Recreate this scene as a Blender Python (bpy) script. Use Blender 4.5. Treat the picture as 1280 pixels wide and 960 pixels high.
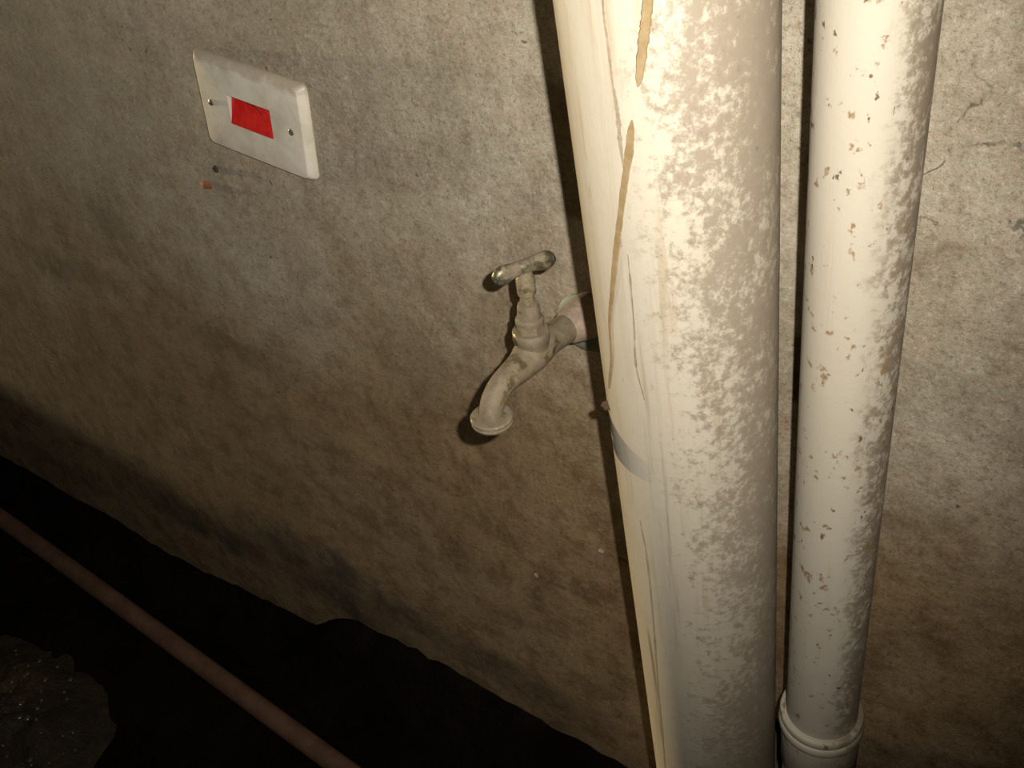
import bpy, bmesh, math, random
from mathutils import Vector, Matrix, Quaternion, noise

for o in list(bpy.data.objects):
    bpy.data.objects.remove(o, do_unlink=True)
scene = bpy.context.scene
COL = scene.collection

# ------------------------------------------------------------------ camera
FPX = 1218.63                                   # focal length in pixels of the 1280x960 frame
RW = Matrix(((0.8190, 0.2805, -0.5005),         # columns: camera right / down / forward, in world axes
             (0.5652, -0.5440, 0.6200),
             (-0.0985, -0.7908, -0.6041)))
CAMP = Vector((0.0, -0.55, 1.18))
right = (RW.col[0]).normalized()
fwd = (RW.col[2] - right * RW.col[2].dot(right)).normalized()
up = right.cross(fwd).normalized()
cd = bpy.data.cameras.new('camera')
cam = bpy.data.objects.new('camera', cd)
COL.objects.link(cam)
cam.matrix_world = Matrix.Translation(CAMP) @ Matrix((right, up, -fwd)).transposed().to_4x4()
cd.sensor_width = 36.0
cd.lens = FPX * 36.0 / 1280.0
cd.clip_start = 0.01
scene.camera = cam

# ------------------------------------------------------------------ light
world = bpy.data.worlds.new('world')
scene.world = world
world.use_nodes = True
world.node_tree.nodes['Background'].inputs[0].default_value = (0.9, 0.8, 0.65, 1)
world.node_tree.nodes['Background'].inputs[1].default_value = 0.004
vs = scene.view_settings
vs.view_transform = 'Standard'
vs.look = 'None'
vs.gamma = 1.0
vs.use_curve_mapping = False
vs.exposure = 0.0


def aim(o, target):
    o.rotation_euler = (Vector(target) - o.location).to_track_quat('-Z', 'Y').to_euler()


# the camera's flash, a few centimetres above and to the right of the lens
fl = bpy.data.lights.new('camera_flash', 'SPOT')
fl.energy = 32.0
fl.color = (1.0, 0.94, 0.84)
fl.spot_size = math.radians(97)
fl.spot_blend = 1.0
fl.shadow_soft_size = 0.005
flash = bpy.data.objects.new('camera_flash', fl)
COL.objects.link(flash)
flash.location = CAMP + right * 0.036 + up * 0.026
aim(flash, CAMP + fwd * 0.8 - right * 0.075 + up * 0.13)

# warm lamp farther along the same wall, low and close to it, raking over the pipes
lp = bpy.data.lights.new('raking_lamp', 'SPOT')
lp.energy = 980.0
lp.color = (1.0, 0.79, 0.46)
lp.spot_size = math.radians(14)
lp.spot_blend = 0.3
lp.shadow_soft_size = 0.012
lamp = bpy.data.objects.new('raking_lamp', lp)
COL.objects.link(lamp)
lamp.location = (-5.6, -0.145, 0.50)
aim(lamp, (-0.25, -0.16, 0.72))


# ------------------------------------------------------------------ pixel helpers (a pixel gives a direction only)
def ray(px, py):
    return (right * (px - 640) - up * (py - 480) + fwd * FPX) / FPX


def on_y(px, py, y=0.0):
    d = ray(px, py)
    return CAMP + d * ((y - CAMP.y) / d.y)


# ------------------------------------------------------------------ node helpers
class NT:
    def __init__(s, name):
        s.m = bpy.data.materials.new(name)
        s.m.use_nodes = True
        s.t = s.m.node_tree
        s.b = s.t.nodes['Principled BSDF']
        s.co = s.t.nodes.new('ShaderNodeTexCoord')

    def n(s, typ, **kw):
        nd = s.t.nodes.new(typ)
        for k, v in kw.items():
            setattr(nd, k, v)
        return nd

    def link(s, a, b):
        s.t.links.new(a, b)

    def put(s, sock, v):
        if isinstance(v, bpy.types.NodeSocket):
            s.link(v, sock)
        elif isinstance(v, (int, float)):
            sock.default_value = v
        else:
            v = tuple(v)
            if sock.type == 'RGBA' and len(v) == 3:
                v = v + (1,)
            sock.default_value = v

    def coord(s, scale=(1, 1, 1), loc=(0, 0, 0), kind='Object', rot=(0, 0, 0)):
        mp = s.n('ShaderNodeMapping')
        s.link(s.co.outputs[kind], mp.inputs['Vector'])
        mp.inputs['Scale'].default_value = scale
        mp.inputs['Location'].default_value = loc
        mp.inputs['Rotation'].default_value = rot
        return mp.outputs[0]

    def noise(s, vec, scale, detail=6, rough=0.6, dist=0.0):
        nd = s.n('ShaderNodeTexNoise')
        s.link(vec, nd.inputs['Vector'])
        nd.inputs['Scale'].default_value = scale
        nd.inputs['Detail'].default_value = detail
        nd.inputs['Roughness'].default_value = rough
        nd.inputs['Distortion'].default_value = dist
        return nd.outputs['Fac']

    def voro(s, vec, scale, feature='F1', rnd=1.0):
        nd = s.n('ShaderNodeTexVoronoi')
        nd.feature = feature
        s.link(vec, nd.inputs['Vector'])
        nd.inputs['Scale'].default_value = scale
        nd.inputs['Randomness'].default_value = rnd
        return nd.outputs['Distance']

    def ss(s, v, a, b, lo=0.0, hi=1.0):
        nd = s.n('ShaderNodeMapRange')
        nd.interpolation_type = 'SMOOTHSTEP'
        s.put(nd.inputs[0], v)
        s.put(nd.inputs[1], a)
        s.put(nd.inputs[2], b)
        s.put(nd.inputs[3], lo)
        s.put(nd.inputs[4], hi)
        return nd.outputs[0]

    def math(s, op, a, b=0.0, c=0.0, clamp=False):
        nd = s.n('ShaderNodeMath', operation=op)
        nd.use_clamp = clamp
        s.put(nd.inputs[0], a)
        s.put(nd.inputs[1], b)
        s.put(nd.inputs[2], c)
        return nd.outputs[0]

    def mix(s, f, a, b):
        nd = s.n('ShaderNodeMix', data_type='RGBA')
        s.put(nd.inputs[0], f)
        s.put(nd.inputs[6], a)
        s.put(nd.inputs[7], b)
        return nd.outputs[2]

    def mul(s, f, a, b):
        nd = s.n('ShaderNodeMix', data_type='RGBA')
        nd.blend_type = 'MULTIPLY'
        s.put(nd.inputs[0], f)
        s.put(nd.inputs[6], a)
        s.put(nd.inputs[7], b)
        return nd.outputs[2]

    def dot(s, vec, d):
        nd = s.n('ShaderNodeVectorMath', operation='DOT_PRODUCT')
        s.link(vec, nd.inputs[0])
        nd.inputs[1].default_value = d
        return nd.outputs['Value']

    def sep(s, vec):
        nd = s.n('ShaderNodeSeparateXYZ')
        s.link(vec, nd.inputs[0])
        return nd.outputs

    def bump(s, h, strength, dist, prev=None):
        nd = s.n('ShaderNodeBump')
        s.put(nd.inputs['Height'], h)
        nd.inputs['Strength'].default_value = strength
        nd.inputs['Distance'].default_value = dist
        if prev is not None:
            s.link(prev, nd.inputs['Normal'])
        return nd.outputs[0]

    def done(s, color=None, rough=None, normal=None, metal=None, spec=None, coat=None):
        if color is not None:
            s.put(s.b.inputs['Base Color'], color)
        if rough is not None:
            s.put(s.b.inputs['Roughness'], rough)
        if metal is not None:
            s.put(s.b.inputs['Metallic'], metal)
        if spec is not None:
            s.put(s.b.inputs['Specular IOR Level'], spec)
        if coat is not None:
            s.put(s.b.inputs['Coat Weight'], coat)
        if normal is not None:
            s.link(normal, s.b.inputs['Normal'])
        return s.m


# ------------------------------------------------------------------ object helpers
def tag(o, label=None, cat=None, group=None, kind=None):
    if label:
        o['label'] = label
    if cat:
        o['category'] = cat
    if group:
        o['group'] = group
    if kind:
        o['kind'] = kind
    return o


def obj(name, bm, mat, parent=None, smooth=True, sharp=35):
    bmesh.ops.recalc_face_normals(bm, faces=bm.faces[:])
    me = bpy.data.meshes.new(name)
    if smooth:
        for fc in bm.faces:
            fc.smooth = True
        lim = math.radians(sharp)
        for e in bm.edges:
            if len(e.link_faces) == 2 and e.calc_face_angle(0) > lim:
                e.smooth = False
    bm.to_mesh(me)
    bm.free()
    me.materials.append(mat)
    o = bpy.data.objects.new(name, me)
    COL.objects.link(o)
    if parent is not None:
        o.parent = parent
    return o


def empty(name, loc, rot=None):
    o = bpy.data.objects.new(name, None)
    o.empty_display_size = 0.05
    COL.objects.link(o)
    o.location = loc
    if rot is not None:
        o.rotation_mode = 'QUATERNION'
        o.rotation_quaternion = rot
    return o


def bridge(bm, a, b):
    n = len(a)
    for i in range(n):
        bm.faces.new((a[i], a[(i + 1) % n], b[(i + 1) % n], b[i]))


def loops_mesh(loops, cap0=True, cap1=True, bm=None):
    bm = bm or bmesh.new()
    vl = [[bm.verts.new(p) for p in lp_] for lp_ in loops]
    for a, b in zip(vl, vl[1:]):
        bridge(bm, a, b)
    if cap0:
        bm.faces.new(vl[0][::-1])
    if cap1:
        bm.faces.new(vl[-1])
    return bm


def frame_for(d):
    d = d.normalized()
    a = Vector((0, 0, 1)) if abs(d.z) < 0.9 else Vector((1, 0, 0))
    u = d.cross(a).normalized()
    return u, d.cross(u).normalized()


def lathe(profile, base=(0, 0, 0), axis=(0, 0, 1), seg=40, bm=None, hexa=()):
    """profile: (height, radius); rows whose index is in hexa are six-sided"""
    base = Vector(base)
    ax = Vector(axis).normalized()
    u, v = frame_for(ax)
    loops = []
    for i, (h, r) in enumerate(profile):
        lp_ = []
        for k in range(seg):
            t = 2 * math.pi * k / seg
            rr = r
            if i in hexa:
                s = math.pi / 3
                rr = r * math.cos(s / 2) / math.cos((t % s) - s / 2)
            lp_.append(base + ax * h + (u * math.cos(t) + v * math.sin(t)) * rr)
        loops.append(lp_)
    return loops_mesh(loops, bm=bm)


def catmull(pts, n):
    out = []
    P = [pts[0] * 2 - pts[1]] + list(pts) + [pts[-1] * 2 - pts[-2]]
    for i in range(1, len(P) - 2):
        for k in range(n):
            t = k / n
            a, b, c, d = P[i - 1], P[i], P[i + 1], P[i + 2]
            out.append(0.5 * ((2 * b) + (c - a) * t + (2 * a - 5 * b + 4 * c - d) * t * t + (3 * b - a - 3 * c + d) * t ** 3))
    out.append(P[-2])
    return out


def sweep(path4, n=6, seg=32, bm=None, squash=None):
    """path4: (x,y,z,r) control points, smoothly interpolated"""
    pts = catmull([Vector(p) for p in path4], n)
    loops = []
    u = None
    for i, p in enumerate(pts):
        c = Vector(p[:3])
        a = Vector(pts[max(i - 1, 0)][:3])
        b = Vector(pts[min(i + 1, len(pts) - 1)][:3])
        d = (b - a).normalized()
        if u is None:
            u, v = frame_for(d)
        else:
            u = (u - d * u.dot(d)).normalized()
            v = d.cross(u).normalized()
        loops.append([c + (u * math.cos(2 * math.pi * k / seg) + v * math.sin(2 * math.pi * k / seg)) * p[3] for k in range(seg)])
    return loops_mesh(loops, bm=bm)


def rrect(w, h, r, z, k=6):
    """rounded rectangle loop in local XZ, at local depth -y = z"""
    out = []
    for cx, cz, a0 in ((w / 2 - r, h / 2 - r, 0), (-w / 2 + r, h / 2 - r, 90), (-w / 2 + r, -h / 2 + r, 180), (w / 2 - r, -h / 2 + r, 270)):
        for i in range(k + 1):
            a = math.radians(a0 + 90 * i / k)
            out.append(Vector((cx + r * math.cos(a), -z, cz + r * math.sin(a))))
    return out


# ------------------------------------------------------------------ materials
def mat_wall():
    t = NT('concrete_plaster')
    P = t.coord()
    big = t.noise(P, 3.0, 6, 0.65)
    mid = t.noise(P, 16, 9, 0.72)
    fine = t.noise(P, 300, 4, 0.8)
    grit = t.noise(P, 1000, 2, 0.6)
    col = t.mix(t.ss(mid, 0.34, 0.68), (0.285, 0.245, 0.180), (0.435, 0.390, 0.305))
    col = t.mix(t.ss(big, 0.40, 0.66, 0, 0.55), col, (0.25, 0.205, 0.145))
    # pale lime bloom, greenish and reddish tinges
    lime = t.noise(t.coord(loc=(3, 7, 1)), 7, 10, 0.75)
    col = t.mix(t.ss(lime, 0.55, 0.72, 0, 0.55), col, (0.50, 0.465, 0.385))
    grn = t.noise(t.coord(loc=(13, 2, 5)), 28, 6, 0.7)
    col = t.mix(t.ss(grn, 0.52, 0.68, 0, 0.35), col, (0.25, 0.26, 0.17))
    g2 = t.noise(t.coord(loc=(23, 2, 5)), 150, 4, 0.7)
    col = t.mix(t.ss(g2, 0.50, 0.66, 0, 0.38), col, (0.26, 0.27, 0.165))
    red = t.noise(t.coord(loc=(3, 12, 15)), 34, 6, 0.7)
    col = t.mix(t.ss(red, 0.52, 0.68, 0, 0.35), col, (0.38, 0.25, 0.18))
    r2 = t.noise(t.coord(loc=(3, 22, 15)), 170, 4, 0.7)
    col = t.mix(t.ss(r2, 0.50, 0.66, 0, 0.42), col, (0.40, 0.285, 0.215))
    # grain and speckle
    gm = t.noise(t.coord(loc=(17, 3, 6)), 110, 5, 0.75)
    col = t.mul(t.ss(gm, 0.50, 0.36, 0, 0.55), col, (0.55, 0.50, 0.44))
    col = t.mix(t.ss(gm, 0.54, 0.68, 0, 0.45), col, (0.53, 0.485, 0.40))
    col = t.mix(t.ss(fine, 0.49, 0.30, 0, 0.8), col, (0.11, 0.09, 0.065))
    col = t.mix(t.ss(fine, 0.55, 0.74, 0, 0.75), col, (0.62, 0.58, 0.49))
    col = t.mix(t.ss(grit, 0.52, 0.34, 0, 0.4), col, (0.14, 0.115, 0.085))
    spots = t.noise(t.coord(loc=(1, 1, 9)), 90, 3, 0.5)
    col = t.mix(t.ss(spots, 0.69, 0.74, 0, 0.8), col, (0.06, 0.045, 0.03))
    # brown damp creeping up from the ground, ragged upper limit
    z = t.sep(t.co.outputs['Object'])[2]
    edge = t.math('ADD', z, t.math('MULTIPLY', t.noise(t.coord(loc=(5, 5, 5)), 3.2, 7, 0.62, 0.5), -0.62))
    damp = t.ss(edge, 0.50, 0.20)
    col = t.mul(damp, col, (0.66, 0.53, 0.385))
    blot = t.noise(t.coord(loc=(31, 4, 8)), 24, 7, 0.7)
    col = t.mul(t.math('MULTIPLY', t.ss(blot, 0.46, 0.62), t.ss(edge, 0.75, 0.1, 0.15, 0.75)), col, (0.58, 0.50, 0.42))
    # black mould streaks just above the ground (each a ragged patch of its own)
    warp = t.n('ShaderNodeVectorMath', operation='ADD')
    nz = t.n('ShaderNodeTexNoise')
    t.link(t.coord(), nz.inputs['Vector'])
    nz.inputs['Scale'].default_value = 22
    nz.inputs['Detail'].default_value = 10
    nz.inputs['Roughness'].default_value = 0.75
    sc = t.n('ShaderNodeVectorMath', operation='SCALE')
    t.link(nz.outputs['Color'], sc.inputs[0])
    sc.inputs['Scale'].default_value = 0.13
    t.link(t.co.outputs['Object'], warp.inputs[0])
    t.link(sc.outputs[0], warp.inputs[1])
    moulds = None
    for (px, py, lx, lz, k) in ((385, 695, 0.17, 0.05, 1.0), (250, 655, 0.18, 0.04, 0.9), (500, 765, 0.15, 0.045, 0.9), (640, 845, 0.17, 0.04, 0.7), (425, 745, 0.12, 0.05, 0.9),
                                (75, 330, 0.14, 0.03, 0.5), (140, 280, 0.05, 0.05, 0.5), (300, 440, 0.16, 0.03, 0.35), (90, 590, 0.2, 0.03, 0.5), (530, 470, 0.06, 0.06, 0.22)):
        c = on_y(px, py) + Vector((0.065, 0.065, 0.065))
        mp = t.n('ShaderNodeMapping')
        mp.vector_type = 'POINT'
        t.link(warp.outputs[0], mp.inputs['Vector'])
        mp.inputs['Scale'].default_value = (1 / lx, 0, 1 / lz)
        mp.inputs['Location'].default_value = (-c.x / lx, 0, -c.z / lz)
        ln = t.n('ShaderNodeVectorMath', operation='LENGTH')
        t.link(mp.outputs[0], ln.inputs[0])
        m = t.ss(ln.outputs['Value'], 1.25, 0.25, 0, k)
        moulds = m if moulds is None else t.math('MAXIMUM', moulds, m)
    moulds = t.math('MULTIPLY', moulds, t.ss(mid, 0.35, 0.60, 0.25, 1.0))
    col = t.mix(moulds, col, (0.040, 0.031, 0.022))
    # hairline cracks in the plaster right of the pipes
    wc = t.n('ShaderNodeVectorMath', operation='ADD')
    nc = t.n('ShaderNodeTexNoise')
    t.link(t.coord(), nc.inputs['Vector'])
    nc.inputs['Scale'].default_value = 17
    nc.inputs['Detail'].default_value = 5
    s2 = t.n('ShaderNodeVectorMath', operation='SCALE')
    t.link(nc.outputs['Color'], s2.inputs[0])
    s2.inputs['Scale'].default_value = 0.11
    t.link(t.co.outputs['Object'], wc.inputs[0])
    t.link(s2.outputs[0], wc.inputs[1])
    cr = t.voro(wc.outputs[0], 13, 'DISTANCE_TO_EDGE')
    c = on_y(1225, 210)
    mp = t.n('ShaderNodeMapping')
    t.link(t.co.outputs['Object'], mp.inputs['Vector'])
    mp.inputs['Scale'].default_value = (8, 0, 16)
    mp.inputs['Location'].default_value = (-c.x * 8, 0, -c.z * 16)
    ln = t.n('ShaderNodeVectorMath', operation='LENGTH')
    t.link(mp.outputs[0], ln.inputs[0])
    region = t.ss(ln.outputs['Value'], 1.1, 0.4)
    crack = t.math('MULTIPLY', t.ss(cr, 0.022, 0.006), t.math('MULTIPLY', region, t.ss(mid, 0.45, 0.55)))
    col = t.mix(t.math('MULTIPLY', crack, 0.8), col, (0.05, 0.045, 0.035))
    # relief
    h = t.math('ADD', t.math('MULTIPLY', fine, 0.5), t.math('MULTIPLY', grit, 0.35))
    b = t.bump(h, 0.55, 0.0016)
    b = t.bump(t.noise(t.coord(loc=(9, 1, 2)), 38, 8, 0.68), 0.5, 0.004, b)
    b = t.bump(t.noise(t.coord(loc=(2, 8, 2)), 7, 4, 0.5), 0.45, 0.010, b)
    b = t.bump(crack, -0.8, 0.004, b)
    return t.done(col, 0.88, b, spec=0.25)


def mat_pipe(name, kind):
    t = NT(name)
    P = t.coord()
    r = 0.056 if kind == 1 else 0.029
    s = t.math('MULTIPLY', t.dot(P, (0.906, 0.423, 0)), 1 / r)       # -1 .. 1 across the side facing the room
    z = t.sep(P)[2]
    base = t.mix(t.noise(t.coord(scale=(1, 1, 0.25)), 14, 4, 0.5), (0.40, 0.352, 0.272), (0.465, 0.425, 0.348))
    fib = t.noise(t.coord(scale=(1, 1, 0.045)), 120, 4, 0.6, 0.3)      # faint streaks along the pipe
    fib2 = t.noise(t.coord(scale=(1, 1, 0.035), loc=(4, 4, 0)), 85, 5, 0.65, 0.1)
    n1 = t.noise(t.coord(scale=(1, 1, 0.8)), 42, 10, 0.74)
    n2 = t.noise(t.coord(loc=(3, 1, 7)), 170, 8, 0.75)
    n3 = t.noise(t.coord(loc=(8, 8, 3)), 9, 4, 0.6)
    if kind == 1:
        col = t.mix(t.ss(fib, 0.56, 0.72, 0, 0.5), base, (0.30, 0.225, 0.13))
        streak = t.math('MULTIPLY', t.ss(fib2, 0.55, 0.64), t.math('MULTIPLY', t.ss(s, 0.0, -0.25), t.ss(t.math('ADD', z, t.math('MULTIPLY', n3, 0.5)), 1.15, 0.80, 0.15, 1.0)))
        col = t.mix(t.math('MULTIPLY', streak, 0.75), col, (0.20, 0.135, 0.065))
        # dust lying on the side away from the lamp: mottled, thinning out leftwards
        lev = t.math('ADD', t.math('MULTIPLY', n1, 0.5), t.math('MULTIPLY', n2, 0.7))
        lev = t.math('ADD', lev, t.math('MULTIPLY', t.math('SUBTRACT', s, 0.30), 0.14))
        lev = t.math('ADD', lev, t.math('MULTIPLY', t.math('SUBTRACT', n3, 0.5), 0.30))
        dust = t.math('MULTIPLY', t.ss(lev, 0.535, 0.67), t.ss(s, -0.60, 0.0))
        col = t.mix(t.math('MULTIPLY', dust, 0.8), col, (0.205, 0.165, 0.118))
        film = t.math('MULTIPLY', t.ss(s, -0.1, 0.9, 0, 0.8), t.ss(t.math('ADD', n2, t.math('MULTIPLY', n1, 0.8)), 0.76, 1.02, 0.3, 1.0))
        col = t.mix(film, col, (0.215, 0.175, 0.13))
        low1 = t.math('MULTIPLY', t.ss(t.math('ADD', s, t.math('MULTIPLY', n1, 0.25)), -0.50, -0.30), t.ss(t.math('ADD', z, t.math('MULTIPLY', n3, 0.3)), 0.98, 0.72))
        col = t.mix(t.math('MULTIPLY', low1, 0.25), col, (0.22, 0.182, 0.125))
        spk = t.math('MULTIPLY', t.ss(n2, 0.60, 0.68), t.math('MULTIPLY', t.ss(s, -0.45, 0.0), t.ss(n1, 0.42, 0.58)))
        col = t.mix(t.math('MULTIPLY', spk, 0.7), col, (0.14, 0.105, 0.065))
        scr = t.noise(t.coord(scale=(1, 1, 0.22), loc=(2, 9, 2)), 150, 3, 0.5, 0.6)
        col = t.mix(t.ss(scr, 0.70, 0.74, 0, 0.5), col, (0.19, 0.155, 0.12))
    else:
        col = t.mix(t.ss(fib, 0.58, 0.74, 0, 0.3), base, (0.33, 0.26, 0.16))
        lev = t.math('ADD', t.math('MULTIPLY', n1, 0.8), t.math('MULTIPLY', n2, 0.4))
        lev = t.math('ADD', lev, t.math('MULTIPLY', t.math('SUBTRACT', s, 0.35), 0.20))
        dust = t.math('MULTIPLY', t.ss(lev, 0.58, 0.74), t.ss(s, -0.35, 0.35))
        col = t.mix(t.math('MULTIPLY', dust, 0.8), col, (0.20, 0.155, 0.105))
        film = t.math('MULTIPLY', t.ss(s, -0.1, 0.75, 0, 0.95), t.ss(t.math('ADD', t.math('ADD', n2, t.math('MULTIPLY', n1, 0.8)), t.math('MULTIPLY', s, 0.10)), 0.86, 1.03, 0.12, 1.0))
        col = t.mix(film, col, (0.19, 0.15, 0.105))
        r1 = t.noise(t.coord(scale=(1, 1, 0.8), loc=(6, 2, 4)), 95, 6, 0.65)
        col = t.mix(t.ss(r1, 0.60, 0.66, 0, 0.85), col, (0.21, 0.125, 0.05))
        r2 = t.noise(t.coord(scale=(1, 1, 0.7), loc=(1, 6, 8)), 150, 4, 0.6)
        col = t.mix(t.ss(r2, 0.65, 0.70, 0, 0.9), col, (0.10, 0.06, 0.03))
    # grime gathers in patches on the lowest stretch near the wet ground
    low = t.math('MULTIPLY', t.ss(t.math('ADD', z, t.math('MULTIPLY', n1, 0.30)), 0.72, 0.42), t.ss(s, -0.5, 0.2))
    col = t.mix(t.math('MULTIPLY', low, 0.7), col, (0.155, 0.122, 0.072))
    b = t.bump(n2, 0.25, 0.0012)
    b = t.bump(fib2, 0.15, 0.0012, b)
    return t.done(col, t.ss(n1, 0.35, 0.65, 0.5, 0.72), b, spec=0.3)


def mat_simple(name, c1, c2, rough, scale=60, metal=0.0, bump=0.3, bdist=0.0008, spec=0.4):
    t = NT(name)
    P = t.coord()
    n = t.noise(P, scale, 7, 0.65, 0.3)
    col = t.mix(t.ss(n, 0.35, 0.65), c1, c2)
    return t.done(col, rough, t.bump(t.noise(P, scale * 3, 4, 0.6), bump, bdist), metal=metal, spec=spec)


def mat_tap(dust_amt, m1=(0.24, 0.20, 0.11), m2=(0.36, 0.30, 0.17)):
    """old brass under a coat of pale cement dust; the dust is rubbed off in places"""
    t = NT('dusty_brass')
    P = t.coord()
    n1 = t.noise(P, 110, 8, 0.7, 0.3)
    n2 = t.noise(t.coord(loc=(4, 4, 4)), 420, 5, 0.7)
    n3 = t.noise(t.coord(loc=(9, 2, 4)), 45, 4, 0.6)
    brass = t.mix(t.ss(n3, 0.35, 0.65), m1, m2)
    dirt = t.mix(t.ss(n1, 0.3, 0.7), (0.112, 0.088, 0.058), (0.195, 0.156, 0.108))
    m = t.ss(t.math('ADD', t.math('MULTIPLY', n1, 0.6), t.math('MULTIPLY', n3, 0.5)), 0.62 - dust_amt, 0.50 - dust_amt, 0, 1)
    m = t.math('SUBTRACT', 1.0, m)
    col = t.mix(m, brass, dirt)
    col = t.mix(t.ss(n2, 0.59, 0.68, 0, 0.8), col, (0.06, 0.05, 0.03))
    b = t.bump(n2, 0.4, 0.0006)
    b = t.bump(n1, 0.4, 0.0012, b)
    return t.done(col, t.ss(m, 0, 1, 0.30, 0.8), b, metal=t.math('MULTIPLY', t.math('SUBTRACT', 1.0, m), 0.75), spec=0.4)


def mat_soil(name, c1, c2, rough, b1=1.0, spec=0.5):
    t = NT(name)
    P = t.coord()
    n1 = t.noise(P, 18, 8, 0.7, 0.3)
    n2 = t.noise(P, 120, 5, 0.7)
    n3 = t.noise(t.coord(loc=(2, 3, 3)), 6, 5, 0.6)
    col = t.mix(t.ss(n1, 0.35, 0.7), c1, c2)
    col = t.mix(t.ss(n3, 0.45, 0.65, 0, 0.6), col, tuple(x * 0.35 for x in c1))
    b = t.bump(t.noise(P, 420, 3, 0.7), 0.7 * b1, 0.003)
    b = t.bump(n2, 0.8 * b1, 0.006, b)
    b = t.bump(n1, 0.8 * b1, 0.02, b)
    return t.done(col, t.ss(n3, 0.3, 0.7, rough, rough + 0.3), b, spec=spec)


def mat_plate():
    t = NT('grimy_white_plastic')
    P = t.coord()
    n1 = t.noise(P, 40, 7, 0.65, 0.3)
    n2 = t.noise(t.coord(loc=(2, 2, 2)), 240, 4, 0.6)
    col = t.mix(t.ss(n1, 0.35, 0.7), (0.62, 0.58, 0.49), (0.50, 0.45, 0.36))
    col = t.mix(t.ss(n2, 0.68, 0.74, 0, 0.8), col, (0.16, 0.11, 0.07))
    # cement dust caught along the upper edge
    z = t.sep(P)[2]
    e = t.math('ADD', z, t.math('MULTIPLY', t.noise(t.coord(loc=(7, 7, 7)), 70, 6, 0.7), 0.022))
    col = t.mix(t.ss(e, 0.046, 0.056, 0, 0.75), col, (0.33, 0.27, 0.20))
    return t.done(col, 0.45, t.bump(n1, 0.12, 0.001), spec=0.45)


M = {}
M['wall'] = mat_wall()
M['pipe1'] = mat_pipe('dusty_cream_plastic', 1)
M['pipe2'] = mat_pipe('spotted_cream_plastic', 2)
M['tap'] = mat_tap(0.065)
M['tap_bright'] = mat_tap(-0.02)
M['handle'] = mat_tap(0.035, (0.13, 0.12, 0.075), (0.24, 0.22, 0.15))
M['pink'] = mat_simple('pinkish_mortar_smear', (0.20, 0.150, 0.108), (0.29, 0.222, 0.165), 0.85, 130, bump=0.8, bdist=0.001)
M['verdigris'] = mat_simple('pale_verdigris_metal', (0.17, 0.175, 0.135), (0.13, 0.17, 0.145), 0.6, 160)
M['glue'] = mat_simple('old_tan_glue', (0.215, 0.15, 0.070), (0.27, 0.20, 0.11), 0.6, 90)
M['smear'] = mat_simple('grey_brown_smear', (0.31, 0.255, 0.18), (0.21, 0.165, 0.115), 0.8, 120)
M['mudlump'] = mat_simple('dried_mud', (0.04, 0.022, 0.01), (0.075, 0.042, 0.02), 0.8, 200, bump=0.8)
M['plate'] = mat_plate()
M['red'] = mat_simple('red_switch_plastic', (0.50, 0.012, 0.012), (0.62, 0.03, 0.02), 0.28, 50, bump=0.05)
M['shadow_edge'] = mat_simple('painted_shadow_red', (0.10, 0.01, 0.01), (0.16, 0.02, 0.015), 0.6, 200)  # dark red for the shadow edge painted on the rocker
M['steel'] = mat_simple('tarnished_screw', (0.20, 0.17, 0.13), (0.33, 0.29, 0.23), 0.45, 300, metal=0.7)
M['dark'] = mat_simple('dark_plug', (0.030, 0.024, 0.018), (0.06, 0.045, 0.03), 0.7, 200)
M['orange'] = mat_simple('orange_clay', (0.36, 0.13, 0.05), (0.25, 0.10, 0.05), 0.8, 200)
M['paleclay'] = mat_simple('pale_mortar_crumb', (0.24, 0.20, 0.15), (0.18, 0.15, 0.11), 0.85, 200)
M['rustpipe'] = mat_simple('reddish_dusty_pipe', (0.125, 0.068, 0.040), (0.082, 0.043, 0.025), 0.75, 30)
M['soil'] = mat_soil('black_wet_soil', (0.006, 0.004, 0.0026), (0.012, 0.008, 0.005), 0.75, spec=0.06)
M['heap'] = mat_soil('wet_brown_rubble', (0.028, 0.021, 0.010), (0.085, 0.052, 0.022), 0.22, spec=0.6, b1=1.3)
M['grit'] = mat_simple('wet_grit', (0.03, 0.03, 0.02), (0.09, 0.07, 0.04), 0.12, 300, bump=0.2, spec=1.0)
M['ceil'] = mat_simple('bare_concrete', (0.22, 0.20, 0.17), (0.30, 0.28, 0.24), 0.9, 8)

# ------------------------------------------------------------------ the setting
H_ROOM = 2.4


def wall_mesh():
    bm = bmesh.new()
    x0, x1, th = -6.0, 2.2, 0.12
    z0 = -0.12
    v = [bm.verts.new(p) for p in ((x0, 0, z0), (x1, 0, z0), (x1, 0, H_ROOM), (x0, 0, H_ROOM),
                                   (x0, th, z0), (x1, th, z0), (x1, th, H_ROOM), (x0, th, H_ROOM))]
    for q in ((0, 1, 2, 3), (5, 4, 7, 6), (4, 0, 3, 7), (1, 5, 6, 2), (3, 2, 6, 7), (4, 5, 1, 0)):
        bm.faces.new([v[i] for i in q])
    return bm


tag(obj('wall_back', wall_mesh(), M['wall'], smooth=False), 'bare grey-brown cement plaster wall behind the pipes', kind='structure')


def sstep(a, b, x):
    t = max(0.0, min(1.0, (x - a) / (b - a)))
    return t * t * (3 - 2 * t)


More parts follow.
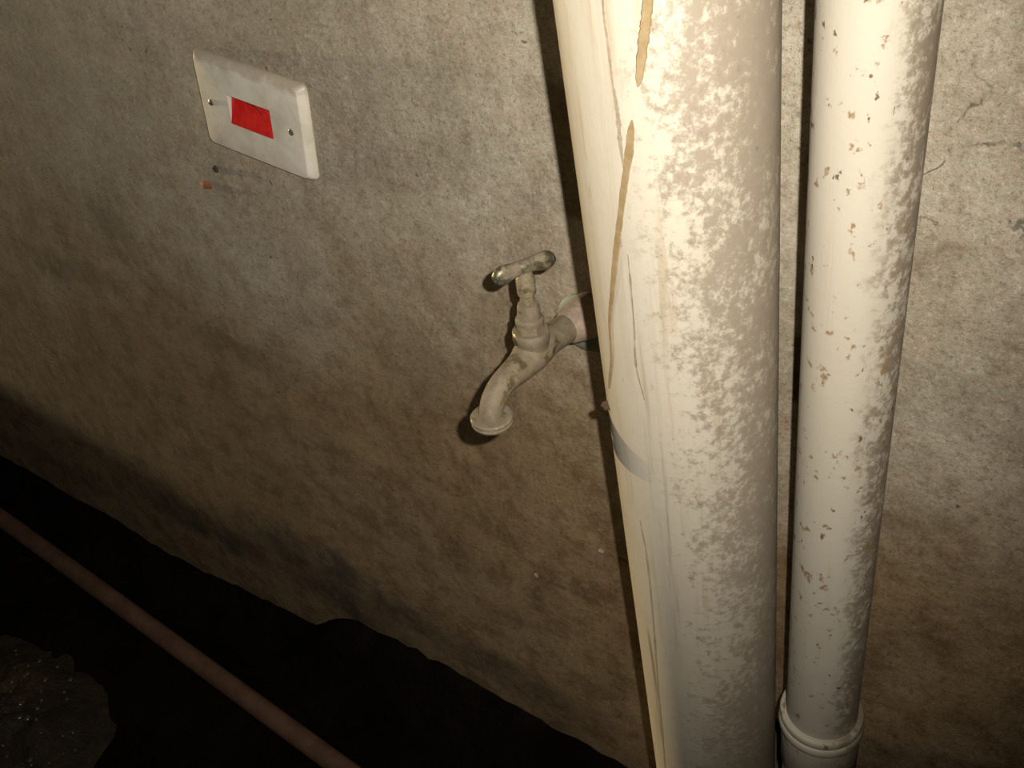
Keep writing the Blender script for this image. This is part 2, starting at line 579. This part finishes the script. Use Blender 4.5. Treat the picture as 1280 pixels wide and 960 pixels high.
def floor_h(x, y):
    n = noise.fractal(Vector((x * 6, y * 6, 0.3)), 0.9, 2.1, 4) * 0.010
    bank = (0.30 * sstep(-1.25, -0.85, x) + 0.70 * sstep(-0.90, -0.76, x)) * (0.108 + 0.014 * noise.fractal(Vector((x * 14, 0, 0)), 0.8, 2.0, 4))
    bank *= 1 - sstep(0.0, 0.10, -y)
    gutter = -0.035 * math.exp(-((y + 0.07) / 0.035) ** 2) * (1 - sstep(-0.95, -0.75, x))
    flat = 1 - 0.9 * math.exp(-((y + 0.166 + 0.038 * x) / 0.03) ** 2)
    return n * flat + bank + gutter + 0.006 * noise.noise(Vector((x * 45, y * 45, 1.7))) * flat - 0.004


def floor_mesh():
    bm = bmesh.new()
    xs = [-6.0 + 0.12 * i for i in range(30)]
    xs = [x for x in xs if x < -2.5] + [-2.5 + 0.018 * i for i in range(167)] + [0.52 + 0.1 * i for i in range(18)]
    ys = [-0.012 * i for i in range(42)] + [-0.52 - 0.1 * i for i in range(22)]
    g = [[bm.verts.new((x, y, floor_h(x, y))) for x in xs] for y in ys]
    for j in range(len(ys) - 1):
        for i in range(len(xs) - 1):
            bm.faces.new((g[j][i], g[j][i + 1], g[j + 1][i + 1], g[j + 1][i]))
    return bm


fo = obj('floor', floor_mesh(), M['soil'], sharp=180)
tag(fo, 'black wet soil floor banked against the foot of the wall', kind='structure')
bm = bmesh.new()
bmesh.ops.create_cube(bm, size=1.0, matrix=Matrix.Translation((-1.9, -1.25, H_ROOM + 0.05)) @ Matrix.Diagonal((8.2, 2.74, 0.1, 1)))
tag(obj('ceiling', bm, M['ceil'], smooth=False), 'plain bare concrete ceiling above the pipes', kind='structure')


# ------------------------------------------------------------------ the two upright pipes
class Pipe:
    def __init__(s, px, py, D, r):
        D = Vector(D).normalized()
        P = Vector((px, py, 0.70))
        s.r = r
        s.D = D
        s.base = P + D * ((0.0 - P.z) / D.z)
        s.q = D.to_track_quat('Z', 'Y')
        # keep local x close to the world's x
        m = s.q.to_matrix()
        xl = Vector((1, 0, 0))
        xl = (xl - D * xl.dot(D)).normalized()
        yl = D.cross(xl)
        s.m = Matrix((xl, yl, D)).transposed()
        s.q = s.m.to_quaternion()
        s.len = (H_ROOM - 0.004) / D.z

    def local(s, w):
        return s.m.transposed() @ (w - s.base)

    def hit(s, px, py):
        """point of the pipe's surface seen at a pixel, as (angle, height)"""
        d = ray(px, py).normalized()
        q = CAMP - s.base
        a = d - s.D * d.dot(s.D)
        b = q - s.D * q.dot(s.D)
        A, B, Cc = a.dot(a), 2 * a.dot(b), b.dot(b) - s.r ** 2
        disc = max(B * B - 4 * A * Cc, 0)
        t = (-B - math.sqrt(disc)) / (2 * A)
        l = s.local(CAMP + d * t)
        return math.atan2(l.y, l.x), l.z

    def pt(s, ang, h, off=0.0):
        return Vector((math.cos(ang) * (s.r + off), math.sin(ang) * (s.r + off), h))


pipe1 = Pipe(-0.2226, -0.0795, (-0.0366, -0.0613, 0.9974), 0.056)
pipe2 = Pipe(-0.1299, -0.0505, (-0.0331, -0.0412, 0.9986), 0.029)


def shell(p, z0, z1, r=None, seg=96, rows=40):
    r = r or p.r
    return loops_mesh([[Vector((r * math.cos(2 * math.pi * k / seg), r * math.sin(2 * math.pi * k / seg), z0 + (z1 - z0) * i / rows)) for k in range(seg)] for i in range(rows + 1)])


def foot(p, h, r):
    """plumb length of pipe from height h on the leaning axis down to the ground"""
    dn = p.m.transposed() @ Vector((0, 0, -1))
    top = Vector((0, 0, h))
    drop = (p.base + p.m @ top).z
    return lathe([(-0.012, r)] + [(drop * i / 10, r) for i in range(11)], top, dn, 72)


def strip(p, pts, th=0.0007, jit=0.12, seed=1, n=8):
    """raised run of dried stuff on the pipe: pts = (px, py, width in px)"""
    rnd = random.Random(seed)
    ctl = []
    for (x, y, w) in pts:
        a, h = p.hit(x, y)
        wm = w / FPX * (CAMP - (p.base + p.m @ p.pt(a, h))).length * 0.5
        ctl.append(Vector((a, h, wm)))
    c = catmull(ctl, n)
    bm = bmesh.new()
    rows = []
    for i, q in enumerate(c):
        e = min(i, len(c) - 1 - i)
        wd = max(q.z * (1 + rnd.uniform(-jit, jit)), 0.0003) * min(1.0, 0.35 + e * 0.3)
        da = wd / p.r * 1.25
        rows.append([bm.verts.new(p.pt(q.x - da, q.y, -0.0004)), bm.verts.new(p.pt(q.x - da * 0.7, q.y, th)),
                     bm.verts.new(p.pt(q.x + da * 0.7, q.y, th)), bm.verts.new(p.pt(q.x + da, q.y, -0.0004))])
    for a, b in zip(rows, rows[1:]):
        bridge(bm, a, b)
    bm.faces.new(rows[0])
    bm.faces.new(rows[-1])
    return bm


e1 = empty('soil_pipe', pipe1.base, pipe1.q)
tag(e1, 'wide cream plastic soil pipe with tan glue run, in front of the tap inlet', 'pipe')
obj('pipe_shell', shell(pipe1, 0.302, pipe1.len), M['pipe1'], e1)
obj('lower_pipe', foot(pipe1, 0.310, pipe1.r * 0.99), M['pipe1'], e1)
g = obj('glue_run', strip(pipe1, [(811, -12, 12), (808, 20, 12), (805, 45, 12), (801, 80, 11), (798, 108, 7)], seed=1), M['glue'], e1)
g['label'] = 'tan run of old glue down the pipe'
obj('glue_run', strip(pipe1, [(790, 150, 4), (788, 170, 9), (786, 193, 10), (780, 233, 9), (775, 275, 8), (770, 318, 8), (766, 363, 7), (763, 403, 5),
                              (765, 447, 4), (762, 485, 3)], seed=2), M['glue'], e1)
obj('dirt_streak', strip(pipe1, [(753, -10, 3), (755, 20, 3), (760, 53, 3.4), (766, 103, 3), (772, 140, 5), (775, 173, 6), (780, 213, 2)], th=0.0003, jit=0.4, seed=3), M['smear'], e1)
obj('dirt_streak', strip(pipe1, [(785, 318, 2), (789, 360, 2.5), (793, 410, 2), (795, 455, 3), (806, 500, 2)], th=0.0003, jit=0.5, seed=4), M['smear'], e1)
obj('dirt_streak', strip(pipe1, [(800, 650, 1.5), (809, 700, 2), (816, 770, 2.5), (822, 850, 2), (829, 930, 2), (833, 975, 2)], th=0.0002, jit=0.5, seed=5), M['smear'], e1)
a, h = pipe1.hit(760, 506)
bm = bmesh.new()
bmesh.ops.create_icosphere(bm, subdivisions=3, radius=0.0032, matrix=Matrix.Translation(pipe1.pt(a, h, 0.0012)))
for v in bm.verts:
    v.co += v.normal * 0.0012 * noise.noise(v.co * 500)
o = obj('mud_lump', bm, M['mudlump'], e1)
o['label'] = 'small brown lump of dried mud'

e2 = empty('waste_pipe', pipe2.base, pipe2.q)
tag(e2, 'narrower cream plastic waste pipe with rusty flecks and a ringed socket near its foot', 'pipe')


def pipe_h(p, px, py):
    return p.hit(px, py)[1]


hc = pipe_h(pipe2, 1033, 925)
obj('pipe_shell', shell(pipe2, hc - 0.035, pipe2.len), M['pipe2'], e2)
R2 = pipe2.r
sk = obj('socket', lathe([(hc - 0.075, R2 + 0.001), (hc - 0.070, R2 + 0.0035), (hc - 0.022, R2 + 0.0038), (hc - 0.0195, R2 + 0.0036)], seg=72), M['pipe2'], e2)
for k, (dz, ro, hh) in enumerate(((-0.0195, 0.0062, 0.0095), (-0.0085, 0.0054, 0.0085))):
    prof = [(hc + dz, R2 + 0.0005)]
    for i in range(9):
        tt = math.pi * (i / 8)
        prof.append((hc + dz + hh * (0.5 - 0.5 * math.cos(tt)), R2 + ro * (0.72 + 0.28 * math.sin(tt))))
    prof.append((hc + dz + hh, R2 + 0.0005))
    ring = obj('socket_ring', lathe(prof, seg=72), M['pipe2'], sk)
obj('lower_pipe', foot(pipe2, hc - 0.05, pipe2.r * 0.99), M['pipe2'], e2)

# ------------------------------------------------------------------ the tap
TX, TZ = -0.360, 0.757                 # valve axis: x, height of the body axis
VY = -0.0745
tap = empty('garden_tap', (TX + 0.006, 0.0, TZ - 0.012))
tag(tap, 'old dusty brass tap with T-bar handle, coming out of the wall beside the wide pipe', 'tap')
O = Vector(tap.location)


def L(x, y, z):
    return Vector((x, y, z)) - O


FX, FZ = TX + 0.0015, TZ - 0.0190
bm = lathe([(0.0, 0.0258), (0.003, 0.0265), (0.0055, 0.0245), (0.0075, 0.0180), (0.0085, 0.0120)], L(FX, 0, FZ), (0, -1, 0), 48)
o = obj('wall_flange', bm, M['verdigris'], tap)
o['label'] = 'blue-green edged round wall flange'
bm = sweep([tuple(L(TX + 0.0075, -0.002, TZ - 0.007)) + (0.0178,), tuple(L(TX + 0.007, -0.012, TZ - 0.006)) + (0.0178,),
            tuple(L(TX + 0.0055, -0.022, TZ - 0.0055)) + (0.0158,), tuple(L(TX + 0.0035, -0.031, TZ - 0.0050)) + (0.0132,), tuple(L(TX + 0.003, -0.036, TZ - 0.0045)) + (0.0105,)], 5, 40)
for v in bm.verts:
    v.co += v.normal * (0.0016 * noise.noise(v.co * 110) + 0.0006 * noise.noise(v.co * 400))
o = obj('inlet_nut', bm, M['pink'], tap)
o['label'] = 'pinkish mortar-smeared inlet fitting'
# one-piece body: inlet tube, valve chamber, bent spout
body = sweep([tuple(L(TX + 0.0035, -0.024, TZ - 0.0060)) + (0.0122,), tuple(L(TX + 0.0022, -0.040, TZ - 0.004)) + (0.0116,),
              tuple(L(TX + 0.001, -0.054, TZ - 0.002)) + (0.0122,), tuple(L(TX, -0.066, TZ - 0.001)) + (0.0140,), tuple(L(TX, -0.0775, TZ - 0.002)) + (0.0140,),
              tuple(L(TX, -0.090, TZ - 0.0035)) + (0.0116,), tuple(L(TX, -0.1035, TZ - 0.0030)) + (0.0099,), tuple(L(TX, -0.1165, TZ - 0.0042)) + (0.0094,),
              tuple(L(TX, -0.1265, TZ - 0.0095)) + (0.0091,), tuple(L(TX, -0.1315, TZ - 0.0165)) + (0.0088,), tuple(L(TX, -0.1320, TZ - 0.0235)) + (0.0087,)], 6, 36)
for v in body.verts:
    v.co += v.normal * 0.0006 * noise.noise(v.co * 120)
obj('body', body, M['tap'], tap)
SY, SZ = -0.1320, TZ - 0.0225
ring = lathe([(h_, r_ * 1.16) for h_, r_ in [(0.0025, 0.0078), (0.0018, 0.0128), (0.0008, 0.0136), (-0.0012, 0.0136), (-0.0018, 0.0128), (-0.0024, 0.0128), (-0.0030, 0.0134), (-0.0048, 0.0130),
            (-0.0062, 0.0112), (-0.0066, 0.0075), (-0.0030, 0.0070)]], L(TX, SY, SZ), (0, 0, 1), 48)
obj('spout_ring', ring, M['tap'], tap)
V0 = L(TX, VY, TZ)


def stem(prof, k=1.14, **kw):
    return lathe([(h_ * 1.16 + 0.0005, r_ * k) for h_, r_ in prof], V0, (0, 0, 1), **kw)


obj('collar', stem([(0.003, 0.0112), (0.0085, 0.0116), (0.0095, 0.0122), (0.0150, 0.0122), (0.0162, 0.0114), (0.0164, 0.006)], seg=48), M['tap'], tap)
obj('bonnet_nut', stem([(0.0160, 0.0090), (0.0163, 0.0096), (0.0218, 0.0096), (0.0222, 0.0090)], seg=48, hexa=(0, 1, 2, 3)), M['tap_bright'], tap, sharp=25)
obj('bonnet', stem([(0.0215, 0.0085), (0.0220, 0.0094), (0.0245, 0.0094), (0.0255, 0.0082), (0.0260, 0.0077), (0.0335, 0.0072), (0.0362, 0.0064), (0.0366, 0.0045)], seg=40), M['tap'], tap)
obj('spindle', stem([(0.0360, 0.0048), (0.0440, 0.0046)], seg=28), M['tap_bright'], tap)
hd = Vector((0.4643, 0.8857, 0.0)).normalized()
bm = stem([(0.0425, 0.0052), (0.0432, 0.0060), (0.0535, 0.0062), (0.0560, 0.0052), (0.0600, 0.0046)], seg=36)
# T-bar: flattened bar, waisted in the middle, with round paddle ends
HZ = 0.0722
cr = V0 + Vector((0, 0, HZ))
side = Vector((-hd.y, hd.x, 0))
loops = []
N = 26
for i in range(N + 1):
    t = -1 + 2 * i / N
    s = 0.0250 * math.sin(t * math.pi / 2) if abs(t) < 1 else 0.0250 * t
    u = abs(s) / 0.0250
    if u < 0.62:
        hh = 0.0054 + 0.0022 * (u / 0.62) ** 2
        ww = 0.0052 - 0.0010 * math.sin(math.pi * u / 0.62)
    else:
        k = (u - 0.62) / 0.38
        prof = math.sqrt(max(1 - k * k, 0.0))
        hh = 0.0076 * prof + 0.0002
        ww = 0.0048 * prof ** 0.6 + 0.0002
    zc = 0.0006 * math.cos(math.pi * u)
    loops.append([cr + hd * s + side * (ww * math.cos(2 * math.pi * k2 / 24)) + Vector((0, 0, zc + hh * math.sin(2 * math.pi * k2 / 24))) for k2 in range(24)])
ho = obj('handle', loops_mesh(loops), M['handle'], tap, sharp=60)
ho['label'] = 'worn metal T-bar handle with rounded ends'
obj('handle_hub', bm, M['tap_bright'], ho)

# ------------------------------------------------------------------ the switch
cs = on_y(322, 142)
sw = empty('wall_switch', (cs.x, 0, cs.z))
sw.rotation_euler = (0, math.radians(7.4), 0)
tag(sw, 'grimy white plastic wall switch with a red rocker, fixed crookedly to the wall', 'switch')
PW, PH = 0.137, 0.091
plate = loops_mesh([rrect(PW, PH, 0.005, 0.0, 6), rrect(PW, PH, 0.005, 0.0020, 6), rrect(PW - 0.003, PH - 0.002, 0.0055, 0.0050, 6), rrect(PW - 0.010, PH - 0.006, 0.006, 0.0088, 6),
                    rrect(PW - 0.013, PH - 0.008, 0.006, 0.0092, 6), rrect(0.0535, 0.0285, 0.0006, 0.0092, 6), rrect(0.0530, 0.0280, 0.0006, 0.0030, 6)], cap0=True, cap1=True)
plate_o = obj('plate', plate, M['plate'], sw, sharp=28)
# rocker: dished, its upper half pressed in
bm = bmesh.new()
rows = []
prof = [(-0.0132, 0.0032), (-0.0132, 0.0098), (-0.0120, 0.0104), (-0.0070, 0.0086), (0.0, 0.0070), (0.0060, 0.0056), (0.0115, 0.0046), (0.0132, 0.0043), (0.0132, 0.0032)]
for z, d in prof:
    rows.append([bm.verts.new((x, -d, z)) for x in (-0.0258, -0.0250, -0.01, 0.01, 0.0250, 0.0258)])
for a_, b_ in zip(rows, rows[1:]):
    for i in range(5):
        bm.faces.new((a_[i], a_[i + 1], b_[i + 1], b_[i]))
bm.faces.new([r_[0] for r_ in rows])
bm.faces.new([r_[-1] for r_ in rows][::-1])
o = obj('rocker', bm, M['red'], sw, sharp=30)
o['label'] = 'bright red rocker'


def rocker_d(z):
    for (z0, d0), (z1, d1) in zip(prof[1:], prof[2:]):
        if z0 <= z <= z1 and z1 > z0:
            return d0 + (d1 - d0) * (z - z0) / (z1 - z0)
    return prof[-2][1]


bm = bmesh.new()  # thin dark ribbon, a painted shadow edge curving across the dished rocker
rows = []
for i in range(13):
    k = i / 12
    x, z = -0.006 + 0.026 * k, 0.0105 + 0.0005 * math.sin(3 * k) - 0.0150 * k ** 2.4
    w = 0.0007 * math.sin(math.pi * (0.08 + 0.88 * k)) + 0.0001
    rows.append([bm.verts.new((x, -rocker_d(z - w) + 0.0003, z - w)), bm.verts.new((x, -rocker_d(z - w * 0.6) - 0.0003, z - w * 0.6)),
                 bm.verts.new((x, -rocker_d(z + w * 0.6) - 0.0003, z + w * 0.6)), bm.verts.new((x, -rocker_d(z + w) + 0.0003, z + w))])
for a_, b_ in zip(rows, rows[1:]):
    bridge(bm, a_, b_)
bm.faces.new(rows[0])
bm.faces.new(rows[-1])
obj('painted_shadow_edge', bm, M['shadow_edge'], o)
for sx in (-1, 1):
    c = Vector((0.0505 * sx, -0.0088, 0.0005))
    s_o = obj('screw', lathe([(0.0, 0.0031), (0.0009, 0.0031), (0.0014, 0.0024), (0.0016, 0.0010)], c, (0, -1, 0), 20), M['steel'], sw)
    b2 = bmesh.new()
    bmesh.ops.create_cube(b2, size=1.0, matrix=Matrix.Translation(c + Vector((0, -0.0015, 0))) @ Matrix.Rotation(0.6 * sx, 4, 'Y') @ Matrix.Diagonal((0.0046, 0.0006, 0.0008, 1)))
    obj('screw_slot', b2, M['dark'], s_o, smooth=False)

# ------------------------------------------------------------------ small things stuck in the wall
c = on_y(270, 211)
bm = lathe([(-0.004, 0.0036), (0.0012, 0.0038), (0.0020, 0.0030), (0.0010, 0.0016)], (0, 0, 0), (0, -1, 0), 18)
o = obj('wall_plug', bm, M['dark'])
o.location = (c.x, 0, c.z)
tag(o, 'tiny dark plug in the wall just below the switch', 'wall plug')


def crumb(name, px, py, size, mat, seed, label, cat):
    c = on_y(px, py)
    bm = bmesh.new()
    bmesh.ops.create_icosphere(bm, subdivisions=2, radius=1.0)
    for v in bm.verts:
        n = noise.noise(v.co * 1.3 + Vector((seed, 0, 0)))
        v.co = Vector((v.co.x * size[0], v.co.y * size[1], v.co.z * size[2])) * (1 + 0.4 * n)
    o = obj(name, bm, mat)
    o.location = (c.x, -size[1] * 0.3, c.z)
    return tag(o, label, cat)


crumb('clay_smear', 258, 231, (0.010, 0.0016, 0.0045), M['orange'], 1, 'small orange clay smear on the wall below the dark plug', 'clay smear')
crumb('mortar_crumb', 752, 688, (0.0030, 0.0026, 0.0030), M['paleclay'], 2, 'tiny pale mortar crumb on the wall close to the wide pipe', 'mortar crumb')
crumb('mortar_crumb', 671, 719, (0.0024, 0.0020, 0.0036), M['paleclay'], 3, 'tiny pale upright mortar crumb on the wall below the tap', 'mortar crumb')

# ------------------------------------------------------------------ pipe lying on the floor, wet heap
fp = empty('floor_pipe', (-1.0, -0.128, 0.0))
tag(fp, 'thin reddish-brown pipe lying on the dark floor along the wall', 'pipe')
pts = []
rnd = random.Random(4)
for i in range(23):
    x = -3.4 + i * 0.2
    y = -0.1340 - 0.046 * (x + 1.07)
    pts.append((x + 1.0, y + 0.128, 0.0150 + 0.001 * math.sin(i * 1.3), 0.0145))
obj('pipe_shell', sweep(pts, 4, 28), M['rustpipe'], fp)
bm = lathe([(-0.022, 0.0150), (-0.021, 0.0172), (0.021, 0.0172), (0.022, 0.0150)], (0.0 - 1.35, 0.052, 0.0155), (1, -0.038, 0), 28)
obj('coupling', bm, M['rustpipe'], fp)

def heap_z(x, y):
    rho = math.sqrt((x / 0.23) ** 2 + (y / 0.15) ** 2)
    n = noise.fractal(Vector((x * 14, y * 14, 2.0)), 0.8, 2.1, 5)
    return 0.052 * max(1 - rho * rho * (1 + 0.35 * n), 0.0) ** 1.3 * (1 + 0.35 * n) + 0.006 * n * max(1 - rho, 0) - 0.010 * min(rho, 1) ** 4 - 0.006


bm = bmesh.new()
NR, NA = 34, 90
cen = bm.verts.new((0, 0, heap_z(0, 0)))
rings = []
for i in range(1, NR + 1):
    q = i / NR
    rings.append([bm.verts.new((0.23 * q * math.cos(2 * math.pi * k / NA), 0.15 * q * math.sin(2 * math.pi * k / NA),
                                heap_z(0.23 * q * math.cos(2 * math.pi * k / NA), 0.15 * q * math.sin(2 * math.pi * k / NA)))) for k in range(NA)])
for k in range(NA):
    bm.faces.new((cen, rings[0][k], rings[0][(k + 1) % NA]))
for a_, b_ in zip(rings, rings[1:]):
    bridge(bm, a_, b_)
o = obj('rubble_heap', bm, M['heap'], sharp=180)
o.location = (-1.19, -0.365, 0.0)
tag(o, 'wet brown lump of rubble glinting on the dark floor away from the wall', 'rubble')
rnd = random.Random(11)
bm = bmesh.new()
for i in range(170):
    x, y = rnd.gauss(-0.02, 0.075), rnd.gauss(-0.01, 0.05)
    if (x / 0.21) ** 2 + (y / 0.135) ** 2 > 0.9:
        continue
    r = rnd.uniform(0.0015, 0.0045)
    bmesh.ops.create_icosphere(bm, subdivisions=2, radius=r, matrix=Matrix.Translation((x, y, heap_z(x, y) + r * 0.25)) @ Matrix.Diagonal((1, rnd.uniform(0.7, 1.2), rnd.uniform(0.5, 0.9), 1)))
g = obj('wet_grit', bm, M['grit'], o, sharp=180)
g['kind'] = 'stuff'
